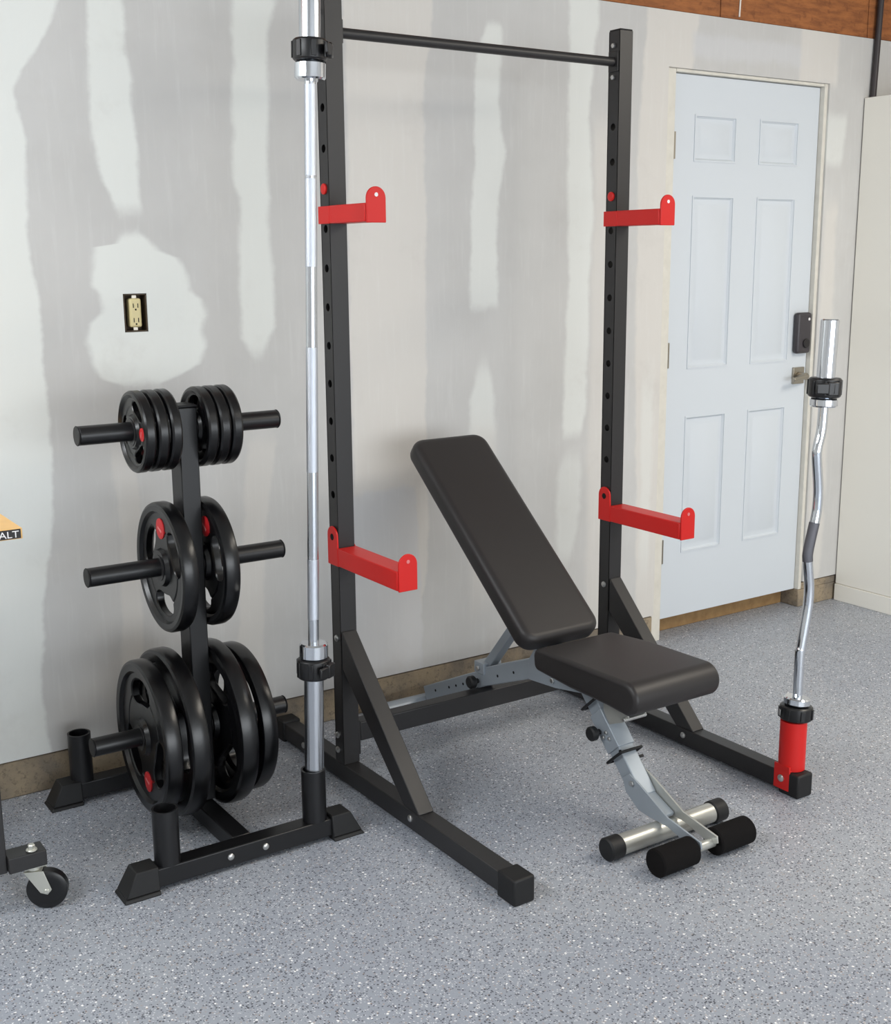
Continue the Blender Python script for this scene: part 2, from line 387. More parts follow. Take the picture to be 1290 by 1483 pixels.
# ------------------------------------------------------------------ weight plates
def plate_mesh(R, th, name, hang=None):
    N = 120; rb = .0262
    hub = .046 if R > .15 else .040
    rm = R*.585 if R > .15 else R*.625; hh = R*.165 if R > .15 else R*.165; hw = math.radians(34 if R > .15 else 31)
    T = th/2; web = T*.52
    b = B()
    rings_ = {1: [], -1: []}
    prev = {}
    first = {}
    grid = []
    for i in range(N):
        th_ = 2*PI*i/N
        e = 0
        for c_ in (PI/2, PI/2+2*PI/3, PI/2+4*PI/3):
            dlt = (th_-c_+PI) % (2*PI)-PI
            u = abs(dlt)/hw
            if u < 1: e = hh*(1-u**2.6)**(1/2.6)
        a_, c2 = rm-e, rm+e
        ins = [(rb, T), (hub, T), (hub+.005, web)] + [(hub+.005+(a_-.004-hub-.005)*k/3, web) for k in (1, 2)] + [(a_-.004, web), (a_, web*.75)]
        ro = R*.83
        outs = [(c2, web*.75), (c2+.004, web), ((c2+.004+ro)/2, web), (ro, web), (ro+.006, T*.93), (R-.010, T), (R-.003, T*.86), (R, T*.55)]
        grid.append((th_, e, ins, outs))
    def vert(th_, r, z): return b.bm.verts.new((z, math.cos(th_)*r, math.sin(th_)*r))
    V = []
    for th_, e, ins, outs in grid:
        row = {}
        for s_ in (1, -1):
            I = [vert(th_, r, s_*z) for r, z in ins]
            if e == 0: O = [I[-1]] + [vert(th_, r, s_*z) for r, z in outs[1:]]
            else: O = [vert(th_, r, s_*z) for r, z in outs]
            row[s_] = (I, O)
        V.append((e, row))
    for i in range(N):
        e0, A = V[i]; e1, C_ = V[(i+1) % N]
        for s_ in (1, -1):
            for part in (0, 1):
                p, q = A[s_][part], C_[s_][part]
                for k in range(len(p)-1):
                    try: b.bm.faces.new((p[k], p[k+1], q[k+1], q[k]))
                    except ValueError: pass
        def wall(p1, p2, q1, q2):
            vs = []
            for v in (p1, p2, q2, q1):
                if v not in vs: vs.append(v)
            if len(vs) > 2:
                try: b.bm.faces.new(vs)
                except ValueError: pass
        wall(A[1][0][0], A[-1][0][0], C_[1][0][0], C_[-1][0][0])
        wall(A[1][1][-1], A[-1][1][-1], C_[1][1][-1], C_[-1][1][-1])
        if e0 > 0 or e1 > 0:
            wall(A[1][0][-1], A[-1][0][-1], C_[1][0][-1], C_[-1][0][-1])
            wall(A[1][1][0], A[-1][1][0], C_[1][1][0], C_[-1][1][0])
    return b
def make_plate(R, th, name, label, group):
    o = thing(name, label, 'weight plate', (0, 0, 0), group)
    plate_mesh(R, th, name).build('disc', 'rubber', o, smooth=28)
    T = th/2
    B().lathe((-T-.0012, 0, 0), (1, 0, 0), [(0, .0262), (0, .034), (2*T+.0024, .034), (2*T+.0024, .0262), (0, .0262)], 40)\
        .build('hub_ring', 'steel', o)
    for s_ in (-1, 1):
        rl = R*.60; wz = .027 if R > .15 else .0165
        x = s_*T*.52
        lg = B().lathe((x, 0, -rl), (s_, 0, 0), [(-.002, wz), (.0022, wz), (.003, wz*.9)], 28).build('logo_badge', 'logo', o)
        B().beam((x+s_*.0032, -wz*.45, -rl-wz*.1), (x+s_*.0032, wz*.45, -rl+wz*.25), wz*.22, .001, (s_, 0, 0)).build('logo_mark', 'logow', lg)
    return o
PX = -.366; PY = -.410
PEG = {'top': 1.072, 'mid': .716, 'low': .270}
RPEG = .0240
def put(proto, first, x, peg, rot, lab, tilt=0):
    o = proto if first else copy_tree(proto)
    o.location = (x, PY, PEG[peg]-.0020); o.rotation_euler = (rot, 0, 0)
    if tilt: o.rotation_euler = Matrix.Rotation(rot, 3, 'X').to_euler(); o.rotation_euler.rotate(Matrix.Rotation(tilt, 3, 'Z'))
    o['label'] = lab
    return o
# logo sits at -z of the disc; rotation about x turns it
sm_g, md_g, lg_g = 'small plates on the top pegs', 'medium plates on the middle pegs', 'large plates on the bottom pegs'
ps = make_plate(.1030, .031, 'small_weight_plate', '', sm_g)
put(ps, True, -0.4800, 'top', -PI/2, 'small black plate on the top left peg, outermost, its three grip holes in full view')
put(ps, False, -0.4460, 'top', .6, 'small black plate on the top left peg, middle one of three')
put(ps, False, -0.4120, 'top', 1.4, 'small black plate on the top left peg, innermost beside the upright')
put(ps, False, -0.3165, 'top', 2.0, 'small black plate on the top right peg, innermost beside the upright')
put(ps, False, -0.2835, 'top', .2, 'small black plate on the top right peg, middle one of three')
put(ps, False, -0.2505, 'top', -1, 'small black plate on the top right peg, outermost of three')
pm = make_plate(.1700, .043, 'medium_weight_plate', '', md_g)
put(pm, True, -.422, 'mid', PI, 'medium black plate with red badge alone on the middle left peg')
put(pm, False, -.3105, 'mid', PI+.25, 'medium black plate alone on the middle right peg')
pl = make_plate(.2030, .046, 'large_weight_plate', '', lg_g)
put(pl, True, -.498, 'low', -.12, 'large black plate with red badge near its bottom, outermost on the bottom left peg', -.02)
put(pl, False, -.2435, 'low', .9, 'large black plate on the bottom right peg, outermost and the smaller of the pair', .02)
pb = make_plate(.2230, .050, 'large_weight_plate', '', lg_g)
put(pb, True, -.438, 'low', 1.5, 'biggest black plate on the bottom left peg, tucked behind the outermost one', 0)
put(pb, False, -.3065, 'low', 2.4, 'biggest black plate on the bottom right peg, next to the upright', 0)

# ------------------------------------------------------------------ weight tree
T = thing('weight_tree', 'black steel weight plate tree with three pairs of pegs standing near the wall', 'weight rack', (PX, PY, 0))
PC = -.358
B().box(PC-.025, PC+.025, PY-.035, PY+.035, .0605, 1.125).build('upright', 'steel2', T, bevel=.003)
B().box(PC-.026, PC+.026, PY-.036, PY+.036, 1.1252, 1.131).build('end_cap', 'cap', T, bevel=.002)
for nm, z in PEG.items():
    for s_ in (-1, 1):
        x0 = PC+s_*.0252; x1 = -.628 if s_ < 0 else -.098
        if nm == 'low': x1 = -.645 if s_ < 0 else -.108
        pg = B().cyl((x0, PY, z), (x1, PY, z), RPEG, 32).build('peg', 'steel2', T)
        B().cyl((x1+s_*.0001, PY, z), (x1+s_*.004, PY, z), RPEG+.0008, 32, .003).build('peg_cap', 'cap', pg)
YB, YR = -.705, -.115
xa, xb = -.69, -.05
for y in (YB, YR):
    B().box(xa+.075, xb-.075, y-.025, y+.025, .012, .060).build('base_tube', 'steel2', T, bevel=.003)
    for s_, xx in ((-1, xa), (1, xb)):
        # rubber foot flaring to the outside and to the floor
        xi = xx+(-s_)*.085; xt = xx+(-s_)*.030
        bo = (min(xx, xi), max(xx, xi), y-.036, y+.036); to = (min(xt, xi), max(xt, xi), y-.029, y+.029)
        B().frustum(bo, to, 0.010, .068).frustum((bo[0]-(.006 if s_ < 0 else 0), bo[1]+(.006 if s_ > 0 else 0), bo[2]-.005, bo[3]+.005), bo, 0, .0098).build('foot', 'cap', T, bevel=.003)
B().box(PX-.025, PX+.025, YB+.0255, YR-.0255, .012, .060).build('cross_tube', 'steel2', T, bevel=.003)
for x, y in ((-.572, YB), (-.595, YR), (-.171, YB), (-.165, YR)):
    B().pipe((x, y, .0605), (x, y, .200), .0315, .0268, .13, 36).build('bar_holder', 'steel2', T, smooth=50)
for x in (-.419, -.324):
    B().lathe((x, YB-.0252, .038), (0, -1, 0), [(0, .0085), (.003, .0085), (.0045, .007), (.0055, .003)], 20).build('bolt', 'bolt', T)
B().lathe((PX-.0252, -.40, .036), (-1, 0, 0), [(0, .0085), (.003, .0085), (.0045, .007), (.0055, .003)], 20).build('bolt', 'bolt', T)

# ------------------------------------------------------------------ olympic bar
A0 = Vector((-.1705, -.705, .075)); A1 = Vector((-.1165, -.705, 2.06)); dA = (A1-A0).normalized()
def onA(z): return A0+dA*((z-A0.z)/dA.z)
bar = thing('olympic_barbell', 'long chrome straight barbell standing upright in the weight tree holder', 'barbell', A0)
B().cyl(onA(.53), onA(1.9), .0139, 28).build('shaft', 'satin', bar)
for z0, z1 in ((1.68, 1.885), (1.47, 1.674), (.975, 1.28), (.60, .755)):
    B().cyl(onA(z0), onA(z1), .01445, 28, .0003).build('grip', 'knurl', bar)
for s_, zz in ((-1, .5385), (1, 1.894)):
    e = A0 if s_ < 0 else onA(2.32)
    B().cyl(onA(zz-s_*0.0), onA(zz+s_*.040), .0365, 40, .004).build('collar_ring', 'chrome', bar)
    B().cyl(onA(zz+s_*.0402), e, .0250, 36, .003).build('sleeve', 'satin', bar)
def clamp(origin, d, r0, label, rot=0, group='black lock collars clamped on the bars', h=.052, r=.047):
    o = thing('barbell_collar', label, 'barbell collar', origin, group)
    d = Vector(d).normalized(); sd, u = frame_for(d); sd, u = sd*math.cos(rot)+u*math.sin(rot), u*math.cos(rot)-sd*math.sin(rot)
    a = Vector(origin)
    n = 40; rs = []
    for hh, ro in ((0, r0+.001), (0, r-.004), (.004, r), (h-.004, r), (h, r-.004), (h, r0+.001), (0, r0+.001)):
        rs.append([a+d*hh+(sd*math.cos(2*PI*i/n)+u*math.sin(2*PI*i/n))*ro for i in range(n)])
    b = B(); b.rings(rs, caps=False)
    bmesh.ops.remove_doubles(b.bm, verts=b.bm.verts, dist=1e-6)
    for k in range(7):    # raised ribs round the ring
        an = k*PI/3.5+.3; q = sd*math.cos(an)+u*math.sin(an)
        b.beam(a+d*.006+q*(r+.0005), a+d*(h-.006)+q*(r+.0005), .012, .005, q)
    b.build('ring_body', 'nylon', o, smooth=50, bevel=.001)
    q = sd; tq = u
    b = B(); b.beam(a+d*.008+q*(r+.006), a+d*(h-.008)+q*(r+.006), .030, .014, q).beam(a+d*h*.5+q*(r+.010)-tq*.004, a+d*h*.5+q*(r+.004)+tq*.045, h*.55, .008, d.cross(tq))
    b.build('latch', 'nylon', o, bevel=.003)
    b = B(); q2 = -sd*.2-u*.98
    b.beam(a+d*.012+q2*(r+.0035), a+d*(h-.012)+q2*(r+.0035), .009, .002, q2).build('release_pin', 'bolt', o, bevel=.0005)
    return o
clamp(onA(.4465), dA, .0252, 'black lock collar near the bottom of the long upright barbell', 2.6, r=.042)
clamp(onA(1.936), dA, .0252, 'black lock collar at the top of the long upright barbell', 2.2, r=.040, h=.048)

# ------------------------------------------------------------------ squat rack
RX = (.058, 1.052); W = .050; Y0 = -.454; Y1 = Y0+W
R_ = thing('squat_rack', 'black steel squat rack with two uprights and a pull-up bar', 'squat rack', (.58, -.43, 0))
HOLES = [1.769-.102*k for k in range(-1, 11)]
for i, x in enumerate(RX):
    # upright as four walls, the two side walls with real bolt holes
    b = B(); tk = .003; hz = sorted(HOLES); yc = (Y0+Y1)/2; hr = .0108
    for sx in (x, x+W-tk):
        edges = [.062]+[(hz[k]+hz[k+1])/2 for k in range(len(hz)-1)]
        edges = [.062, hz[0]-.04]+[(hz[k]+hz[k+1])/2 for k in range(len(hz)-1)]+[hz[-1]+.04, 2.146]
        b.box(sx, sx+tk, Y0+.0001, Y1-.0001, edges[0], edges[1]); b.box(sx, sx+tk, Y0+.0001, Y1-.0001, edges[-2], edges[-1])
        for k, z in enumerate(hz):
            z0, z1 = edges[k+1], edges[k+2]; n = 16
            for q in range(n):
                a0, a1 = 2*PI*q/n-PI/4*1, 2*PI*(q+1)/n-PI/4
                def outp(an):
                    cx, cz = math.cos(an), math.sin(an); hh = (z1-z0)/2; zm = (z0+z1)/2
                    k_ = max(abs(cx), abs(cz)); px, pz = cx/k_, cz/k_
                    return (yc+px*(W/2-.0001), zm+pz*hh)
                def inp(an): return (yc+math.cos(an)*hr, z+math.sin(an)*hr)
                P = [inp(a0), outp(a0), outp(a1), inp(a1)]
                b.hexa([(sx, *P[0]), (sx, *P[1]), (sx, *P[2]), (sx, *P[3]), (sx+tk, *P[0]), (sx+tk, *P[1]), (sx+tk, *P[2]), (sx+tk, *P[3])])
    b.box(x, x+W, Y0, Y0+tk, .062, 2.146).box(x, x+W, Y1-tk, Y1, .062, 2.146)
    b.build('upright', 'steel', R_, smooth=30)
    B().box(x+.0005, x+W-.0005, Y0+.0005, Y1-.0005, 2.1462, 2.151).build('end_cap', 'cap', R_, bevel=.002)
    # floor rail
    yf = -1.232 if i == 0 else -1.222
    B().box(x, x+W, yf, -.045, .008, .061).build('floor_rail', 'steel', R_, bevel=.003)
    for ya, yb in ((yf-.040, yf+.030), (-.07, -.012)):
        dn = -1 if yb < -.5 else 1
        B().box(x-.006, x+W+.006, ya, yb, 0, .068).build('rail_cap', 'cap', R_, bevel=.006, seg=3)
    # brace
    b = B(); prof = [(Y0-.0005, .462), (Y0-.0005, .352), (-.775, .0615), (-.850, .0615)]
    b.prism(prof, 'x', x+.0008, x+W-.0008).build('brace', 'steel', R_, bevel=.003)
    for (yy, zz) in ((-.43, .437), (-.42, .143), (-.42, .098), (-.81, .04)):
        B().lathe((x-.0002, yy, zz), (-1, 0, 0), [(0, .0095), (.003, .0095), (.005, .0075), (.0065, .003)], 20).build('bolt', 'bolt', R_)
    for zz in (2.104, 2.014):
        B().cyl((x-.0002, yc, zz), (x-.009, yc, zz), .0075, 6).build('bolt', 'bolt', R_)
        B().cyl((x+W+.0002, yc, zz), (x+W+.006, yc, zz), .0075, 6).build('bolt', 'steel', R_)
    s_ = 1 if i == 0 else -1; xf = x+W if i == 0 else x
    B().box(min(xf+s_*.0002, xf+s_*.005), max(xf+s_*.0002, xf+s_*.005), Y0+.004, Y1-.004, 2.03, 2.088).build('flange', 'steel', R_, bevel=.001)
    B().box(min(xf+s_*.0002, xf+s_*.006), max(xf+s_*.0002, xf+s_*.006), Y0+.001, Y1-.001, .082, .185).build('flange', 'steel', R_, bevel=.001)
for yy in (-.295, -.20):
    B().lathe((.0578, yy, .035), (-1, 0, 0), [(0, .0095), (.003, .0095), (.005, .0075), (.0065, .003)], 20).build('bolt', 'bolt', R_)
B().cyl((RX[0]+W+.0055, -.429, 2.058), (RX[1]-.0055, -.429, 2.058), .0135, 28).build('pull_up_bar', 'steel', R_)
B().box(RX[0]+W+.0065, RX[1]-.0065, -.452, -.406, .121, .1785).build('cross_member', 'steel', R_, bevel=.003)
# red bar holder standing on the right rail
hx, hy = 1.083, -1.205
hb = B().pipe((hx, hy, .0695), (hx, hy, .212), .037, .0262, .12, 40).build('bar_holder', 'red', R_, smooth=50)
B().box(1.0455, 1.0515, hy-.025, hy+.030, .012, .085).box(1.0455, 1.105, hy-.025, hy+.025, .0688, .0725).build('bracket', 'red', hb, bevel=.0015)
B().lathe((1.0454, hy+.003, .045), (-1, 0, 0), [(0, .0105), (.003, .0105), (.005, .008), (.0065, .003)], 20).build('bolt', 'bolt', hb)

# J hooks and safety arms
def rounded_plate_y(xc, y, z0, z1, w_, tk):   # plate facing -y, round top
    pr = [(xc-w_/2, z0), (xc+w_/2, z0)]+[(xc+w_/2*math.cos(a), z1-w_/2+w_/2*math.sin(a)) for a in [PI*k/14 for k in range(15)]]
    return pr
def hook(name, i, label, cat, zb, arm, plate_top, tip_top, group, pin):
    x = RX[i]; xc = x+W/2
    o = thing(name, label, cat, (xc, Y0, zb), group)
    # bracket: side plate with rounded top against the left face, and a return on the other face
    yc = (Y0+Y1)/2
    for xs, nm in ((x-.0065, 'side_plate'), (x+W+.0015, 'side_plate')):
        w_ = W+.004; top = plate_top if xs < x else plate_top
        if not pin: pr = [(yc-w_/2-.004, zb), (yc+w_/2, zb)]+[(yc+w_/2*math.cos(a), (top if xs < x else zb+.060)-w_/2+w_/2*math.sin(a)) for a in [PI*k/12 for k in range(13)]]
        if pin: pr = [(Y0-.006, zb), (Y1+.003, zb), (Y1+.003, zb+.045), (Y0-.006, zb+.045)]
        B().prism(pr, 'x', xs, xs+.005).build(nm, 'red', o, bevel=.001)
    y1 = Y0-arm
    B().box(x-.0055, x+W+.0055, y1+.0045, Y0-.0015, zb, zb+.046 if pin else zb+.052).build('arm', 'red', o, bevel=.003)
    pr = rounded_plate_y(xc, y1, zb-.002, tip_top, W+.006, .004)
    tp = B().prism(pr, 'y', y1-.002, y1+.004).build('end_stop', 'red', o, bevel=.0015)
    B().cyl((xc, y1-.0022, tip_top-.020), (xc, y1-.0030, tip_top-.020), .0052, 16).build('hole_mark', 'white' if pin else 'logow', tp)
    if pin:
        B().lathe((x-.0004, yc, 1.667), (-1, 0, 0), [(0, .014), (.004, .014), (.006, .011), (.0065, .004)], 24).build('pin', 'red', o)
    else:
        B().cyl((x-.0066, yc, plate_top-.030), (x-.0072, yc, plate_top-.030), .0095, 20).build('hole_mark', 'hole', o)
    return o
hook('bar_hook', 0, 'short red bar hook high on the left upright of the rack', 'bar hook', 1.578, .195, 1.69, 1.664, 'upper red hooks on the rack', True)
hook('bar_hook', 1, 'short red bar hook high on the right upright, in front of the door edge', 'bar hook', 1.578, .195, 1.69, 1.664, 'upper red hooks on the rack', True)
hook('safety_arm', 0, 'long red safety spotter arm low on the left upright of the rack', 'safety arm', .652, .320, .762, .748, 'lower red safety arms on the rack', False)
hook('safety_arm', 1, 'long red safety spotter arm low on the right upright, in front of the door', 'safety arm', .652, .320, .762, .748, 'lower red safety arms on the rack', False)

# ------------------------------------------------------------------ ez curl bar
ez = thing('curl_bar', 'wavy chrome curl bar standing upright in the red holder', 'curl bar', (hx, hy, .10))
pts = [(1.101, .262), (1.101, .40), (1.104, .425), (1.120, .515), (1.1245, .555), (1.1235, .60), (1.112, .668), (1.1125, .70), (1.134, .785), (1.139, .82), (1.138, .87), (1.125, .955), (1.1275, .985), (1.139, 1.03), (1.142, 1.10)]
# re-space around the bar axis through the holder
pts = [(x-.008, z) for x, z in pts]
def smooth_path(P, n=6):
    out = []
    for i in range(len(P)-1):
        p0 = P[max(i-1, 0)]; p1 = P[i]; p2 = P[i+1]; p3 = P[min(i+2, len(P)-1)]
        for k in range(n):
            t_ = k/n
            out.append(tuple(.5*((2*p1[j])+(-p0[j]+p2[j])*t_+(2*p0[j]-5*p1[j]+4*p2[j]-p3[j])*t_*t_+(-p0[j]+3*p1[j]-3*p2[j]+p3[j])*t_**3) for j in range(2)))
    out.append(P[-1]); return out
sp = smooth_path(pts)
B().path([(x, hy, z) for x, z in sp], .0139, 24).build('shaft', 'chrome', ez)
B().path([(x, hy, z) for x, z in sp if .66 < z < .78], .0144, 24).build('grip', 'knurldark', ez)
e0 = Vector((hx-.0002, hy, .10)); e1 = Vector((1.092, hy, .262)); ed = (e1-e0).normalized()
B().cyl(e0, e0+ed*.133, .0248, 36, .003).build('sleeve', 'satin', ez)
B().cyl((1.090, hy, .256), (1.0925, hy, .278), .037, 40, .004).build('collar_ring', 'chrome', ez)
f0 = Vector((1.1325, hy, 1.090)); f1 = Vector((1.1405, hy, 1.322)); fd = (f1-f0).normalized()
B().cyl(f0, f0+fd*.024, .037, 40, .004).build('collar_ring', 'chrome', ez)
B().cyl(f0+fd*.0242, f1, .0250, 36, .003).build('sleeve', 'chrome', ez)
clamp(Vector((1.0885, hy, .2135)), (.06, 0, 1), .0252, 'black lock collar just above the red holder on the curl bar', .6, h=.041, r=.0455)
clamp(f0+fd*.026, fd, .0252, 'black lock collar at the upper end of the wavy curl bar', 3.6, r=.043)

# ------------------------------------------------------------------ bench
BX = .583
K = thing('weight_bench', 'black padded adjustable weight bench with silver frame and leg rollers', 'weight bench', (BX, -.75, 0))
bd = Vector((0, .589, .491)).normalized(); bn = Vector((0, -bd.z, bd.y))
def rrect(w_, l_, r, n=8):
    P = []
    for cx, cy, a0 in ((w_/2-r, l_-r, 0), (-w_/2+r, l_-r, PI/2), (-w_/2+r, r, PI), (w_/2-r, r, 3*PI/2)):
        for k in range(n+1):
            a = a0+PI/2*k/n; P.append((cx+r*math.cos(a), cy+r*math.sin(a)))
    return P
def pad(org, dl, dn, w_, l_, th, r, name):
    """rounded cushion: outline rings swept through a rounded edge"""
    o3 = Vector(org); dx = Vector((1, 0, 0)); rs = []
    N = 7; rr = th*.36
    for k in range(N+1):
        a = PI/2*k/N; ins = rr*(1-math.sin(a)); h = rr*(1-math.cos(a))
        rs.append((ins, h))
    for k in range(N+1):
        a = PI/2*(1-k/N); ins = rr*(1-math.sin(a)); h = th-rr*(1-math.cos(a))
        rs.append((ins, h))
    rows = []
    for ins, h in rs:
        P = rrect(w_-2*ins, l_-2*ins, max(r-ins, .004), 8)
        rows.append([o3+dx*x+dl*(y+ins)+dn*h for x, y in P])
    b = B(); b.rings(rows)
    return b.build(name, 'vinyl', K, smooth=50)
pad(Vector((BX, -.770, .402)), bd, bn, .275, .775, .066, .045, 'back_pad')
# seat, side profile with a rolled front nose
prof = []
def arc(cy, cz, r, a0, a1, n=10): return [(cy+r*math.cos(math.radians(a0+(a1-a0)*k/n)), cz+r*math.sin(math.radians(a0+(a1-a0)*k/n))) for k in range(n+1)]
prof += arc(-1.212, .414, .044, 90, 262, 18)
prof += [(-1.15, .376), (-1.0, .378)] + arc(-.853, .400, .018, -90, 0, 5) + arc(-.853, .424, .020, 0, 90, 6) + [(-1.0, .4535)]
def seat():
    b = B(); rows = []
    cy, cz = -1.02, .415
    hw = .148
    for k in range(9):
        a = PI/2*k/8; ins = .013*(1-math.sin(a)); xx = -hw+.013*(1-math.cos(a))
        rows.append((ins, xx))
    full = rows+[(i_, -x_) for i_, x_ in reversed(rows)]
    R3 = []
    for ins, xx in full:
        R3.append([(BX+xx*(1 if y < -.9 else .94), y+(cy-y)/.24*ins*1.0, z+(cz-z)/.04*ins*.9) for y, z in prof])
    b.rings(R3); return b.build('seat_pad', 'vinyl', K, smooth=55)
seat()
# silver frame
def tube(a, b, w_=.045, h_=.045, name='frame_tube', mat='silver'):
    return B().beam((BX, *a), (BX, *b), w_, h_).build(name, mat, K, bevel=.003)
rear = tube((-.105, .064), (-.47, .2320), .048, .052, 'rear_tube')
B().beam((BX, -.428, .2165), (BX, -.745, .345), .056, .058).build('centre_tube', 'silver', K, bevel=.003)
for yy in (-.17, -.25, -.29, -.33, -.52, -.60):
    zz = .072+(.2275-.072)*((-.115-yy)/.355) if yy > -.45 else .345-(.345-.2125)*((yy+.745)/.31)
    xs = BX-.0242 if yy > -.45 else BX-.0282
    B().cyl((xs, yy, zz), (xs-.0006, yy, zz), .0045, 12).build('hole_mark', 'hole', K)
kb = B().cyl((BX-.0262, -.415, .203), (BX-.040, -.415, .203), .008, 16).cyl((BX-.040, -.415, .203), (BX-.062, -.415, .203), .020, 24, .004).build('pull_knob', 'cap', K)
B().cyl((BX-.20, -.085, .030), (BX+.20, -.085, .030), .0265, 32).build('rear_foot', 'silver', K)
for s_ in (-1, 1): B().cyl((BX+s_*.2002, -.085, .030), (BX+s_*.232, -.085, .030), .0295, 32, .003).build('foot_cap', 'cap', K)
B().box(BX-.006, BX+.006, -.135, -.09, .040, .075).build('weld_plate', 'silver', K)
tube((-.725, .338), (-.925, .340), .052, .046, 'seat_tube')
for s_ in (-1, 1):
    x0 = BX+s_*.0265; x1 = BX+s_*.0310
    B().prism([(-.675, .285), (-.675, .345), (-.715, .405), (-.76, .405), (-.80, .372), (-.955, .365), (-.975, .325), (-.80, .295), (-.74, .290)], 'x', min(x0, x1), max(x0, x1)).build('pivot_plate', 'silver', K, bevel=.001)
    for (yy, zz) in ((-.735, .385), (-.775, .350), (-.79, .315)):
        B().cyl((x1+s_*.0002, yy, zz), (x1+s_*.008, yy, zz), .0085 if zz < .38 else .014, 6 if zz < .38 else 20).build('bolt', 'bolt' if zz < .38 else 'cap', K)
B().beam((BX, -.43, .245), (BX, -.60, .445), .030, .030).build('back_strut', 'silver', K, bevel=.003)
B().box(BX-.034, BX+.034, -.455, -.405, .232, .268).build('strut_bracket', 'silver', K, bevel=.002)
for s_ in (-1, 1): B().cyl((BX+s_*.0342, -.43, .25), (BX+s_*.042, -.43, .25), .008, 6).build('bolt', 'bolt', K)
B().beam((BX, -.905, .345), (BX, -1.140, .088), .050, .048).build('front_leg', 'silver', K, bevel=.003)
B().beam((BX, -.968, .2761), (BX, -1.045, .1919), .058, .056).build('leg_sleeve', 'silver', K, bevel=.002)
kb = B().cyl((BX-.0295, -.990, .228), (BX-.045, -.990, .228), .008, 16).cyl((BX-.045, -.990, .228), (BX-.066, -.990, .228), .020, 24, .004).build('pull_knob', 'cap', K)
for yy, zz in ((-1.018, .235), (-1.008, .218), (-1.032, .222)):
    B().cyl((BX-.0295, yy, zz), (BX-.036, yy, zz), .0055, 6).build('bolt', 'bolt', K)
ld = Vector((0, -.235, -.257)).normalized(); ln = Vector((0, ld.z, -ld.y))
for c_, ext in ((Vector((BX, -.950, .296)), .0), (Vector((BX, -1.058, .178)), .05)):
    loop = [c_+Vector((1, 0, 0))*(.036*sx)+ln*(.035*sy) for sx, sy in ((-1, 1), (-1.02, 0), (-1, -1), (0, -1.05), (1, -1), (1.02, 0), (1, 1), (0, 1.05), (-1, 1))]
    if ext: loop += [loop[-1]+Vector((-.004, 0, .006))]
    B().path(loop, .0042, 10).build('strap', 'cap', K)
    tail = [c_+Vector((.030, 0, 0))-ln*.036, c_+Vector((.055, -.012, 0))-ln*.045, c_+Vector((.085, -.018, .004))-ln*.050]
    B().path(tail, .0042, 10).build('strap', 'cap', K)
# fin bracket under the seat nose
for s_ in (-1, 1):
    B().prism([(-1.005, .376), (-1.045, .376), (-1.105, .305), (-1.085, .285), (-1.030, .262), (-1.005, .295)], 'x', BX+s_*.027, BX+s_*.0315).build('seat_bracket', 'silverpale', K, bevel=.001)
B().cyl((BX-.040, -1.093, .296), (BX+.040, -1.093, .296), .006, 12).build('bolt', 'bolt', K)
# front foot and ankle rollers
FY, FZ = -1.222, .0305
B().cyl((BX-.168, FY, FZ), (BX+.162, FY, FZ), .0265, 36).build('front_foot', 'silverpale', K)
for s_ in (-1, 1): B().cyl((BX+s_*.160, FY, FZ), (BX+s_*.206, FY, FZ), .0303, 36, .004).build('foot_cap', 'cap', K)
for s_ in (-1, 1):
    x0 = BX+s_*.026; x1 = BX+s_*.031
    mat = 'silver' if s_ < 0 else 'silverpale'
    B().prism([(-1.085, .130), (-1.110, .150), (-1.150, .135), (-1.255, .084), (-1.375, .064), (-1.378, .046), (-1.355, .034), (-1.26, .0585), (-1.192, .0585), (-1.15, .062), (-1.10, .095)], 'x', min(x0, x1), max(x0, x1)).build('roller_bracket', mat, K, bevel=.001)
    B().cyl((x1, -1.125, .128), (x1+s_*.006, -1.125, .128), .008, 6).build('bolt', 'bolt', K)
B().beam((BX, -1.135, .105), (BX, -1.225, .066), .048, .012).build('foot_plate', 'silver', K, bevel=.002)
RY, RZ = -1.352, .0368
B().cyl((BX-.158, RY, RZ), (BX+.158, RY, RZ), .0125, 24).build('roller_tube', 'silverpale', K)
for s_ in (-1, 1):
    B().lathe((BX+s_*.037, RY, RZ), (s_, 0, 0), [(0, .020), (0, .0325), (.004, .036), (.120, .036), (.124, .0325), (.125, .016)], 40).build('foam_roller', 'foam', K)

# ------------------------------------------------------------------ rolling stand at the left edge
Cc = thing('rolling_tool_stand', 'yellow topped rolling tool stand with black leg and caster at the left edge', 'tool stand', (-1.3, -.5, 0))
tp = B().box(-1.75, -.838, -.655, -.27, .8925, .9165).build('table_top', 'yellow', Cc, bevel=.001)
B().box(-1.02, -.842, -.6580, -.6553, .8945, .9150).build('label_strip', 'black', tp, bevel=.0005)
cu = bpy.data.curves.new('label_text', 'FONT'); cu.body = 'WALT'; cu.size = .0215; cu.extrude = .0003; cu.align_x = 'RIGHT'
to = bpy.data.objects.new('tmp', cu); COL.objects.link(to)
dg = bpy.context.evaluated_depsgraph_get(); me = bpy.data.meshes.new_from_object(to.evaluated_get(dg))
bpy.data.objects.remove(to)
me.transform(Matrix.Translation((-.846+1.3, -.6584+.5,   .8973)) @ Matrix.Rotation(PI/2, 4, 'X') @ Matrix.Scale(1.15, 4, (1, 0, 0)))
me.materials.clear(); me.materials.append(M['white'])
lt = bpy.data.objects.new('label_text', me); COL.objects.link(lt); lt.parent = tp
for x in (-.965, -1.68):
    for y in (-.64, -.30):
        B().box(x, x+.036, y, y+.036, .11, .892).build('leg', 'steel', Cc, bevel=.002)
B().box(-.9285, -.842, -.655, -.60, .112, .150).build('caster_arm', 'steel', Cc, bevel=.002)
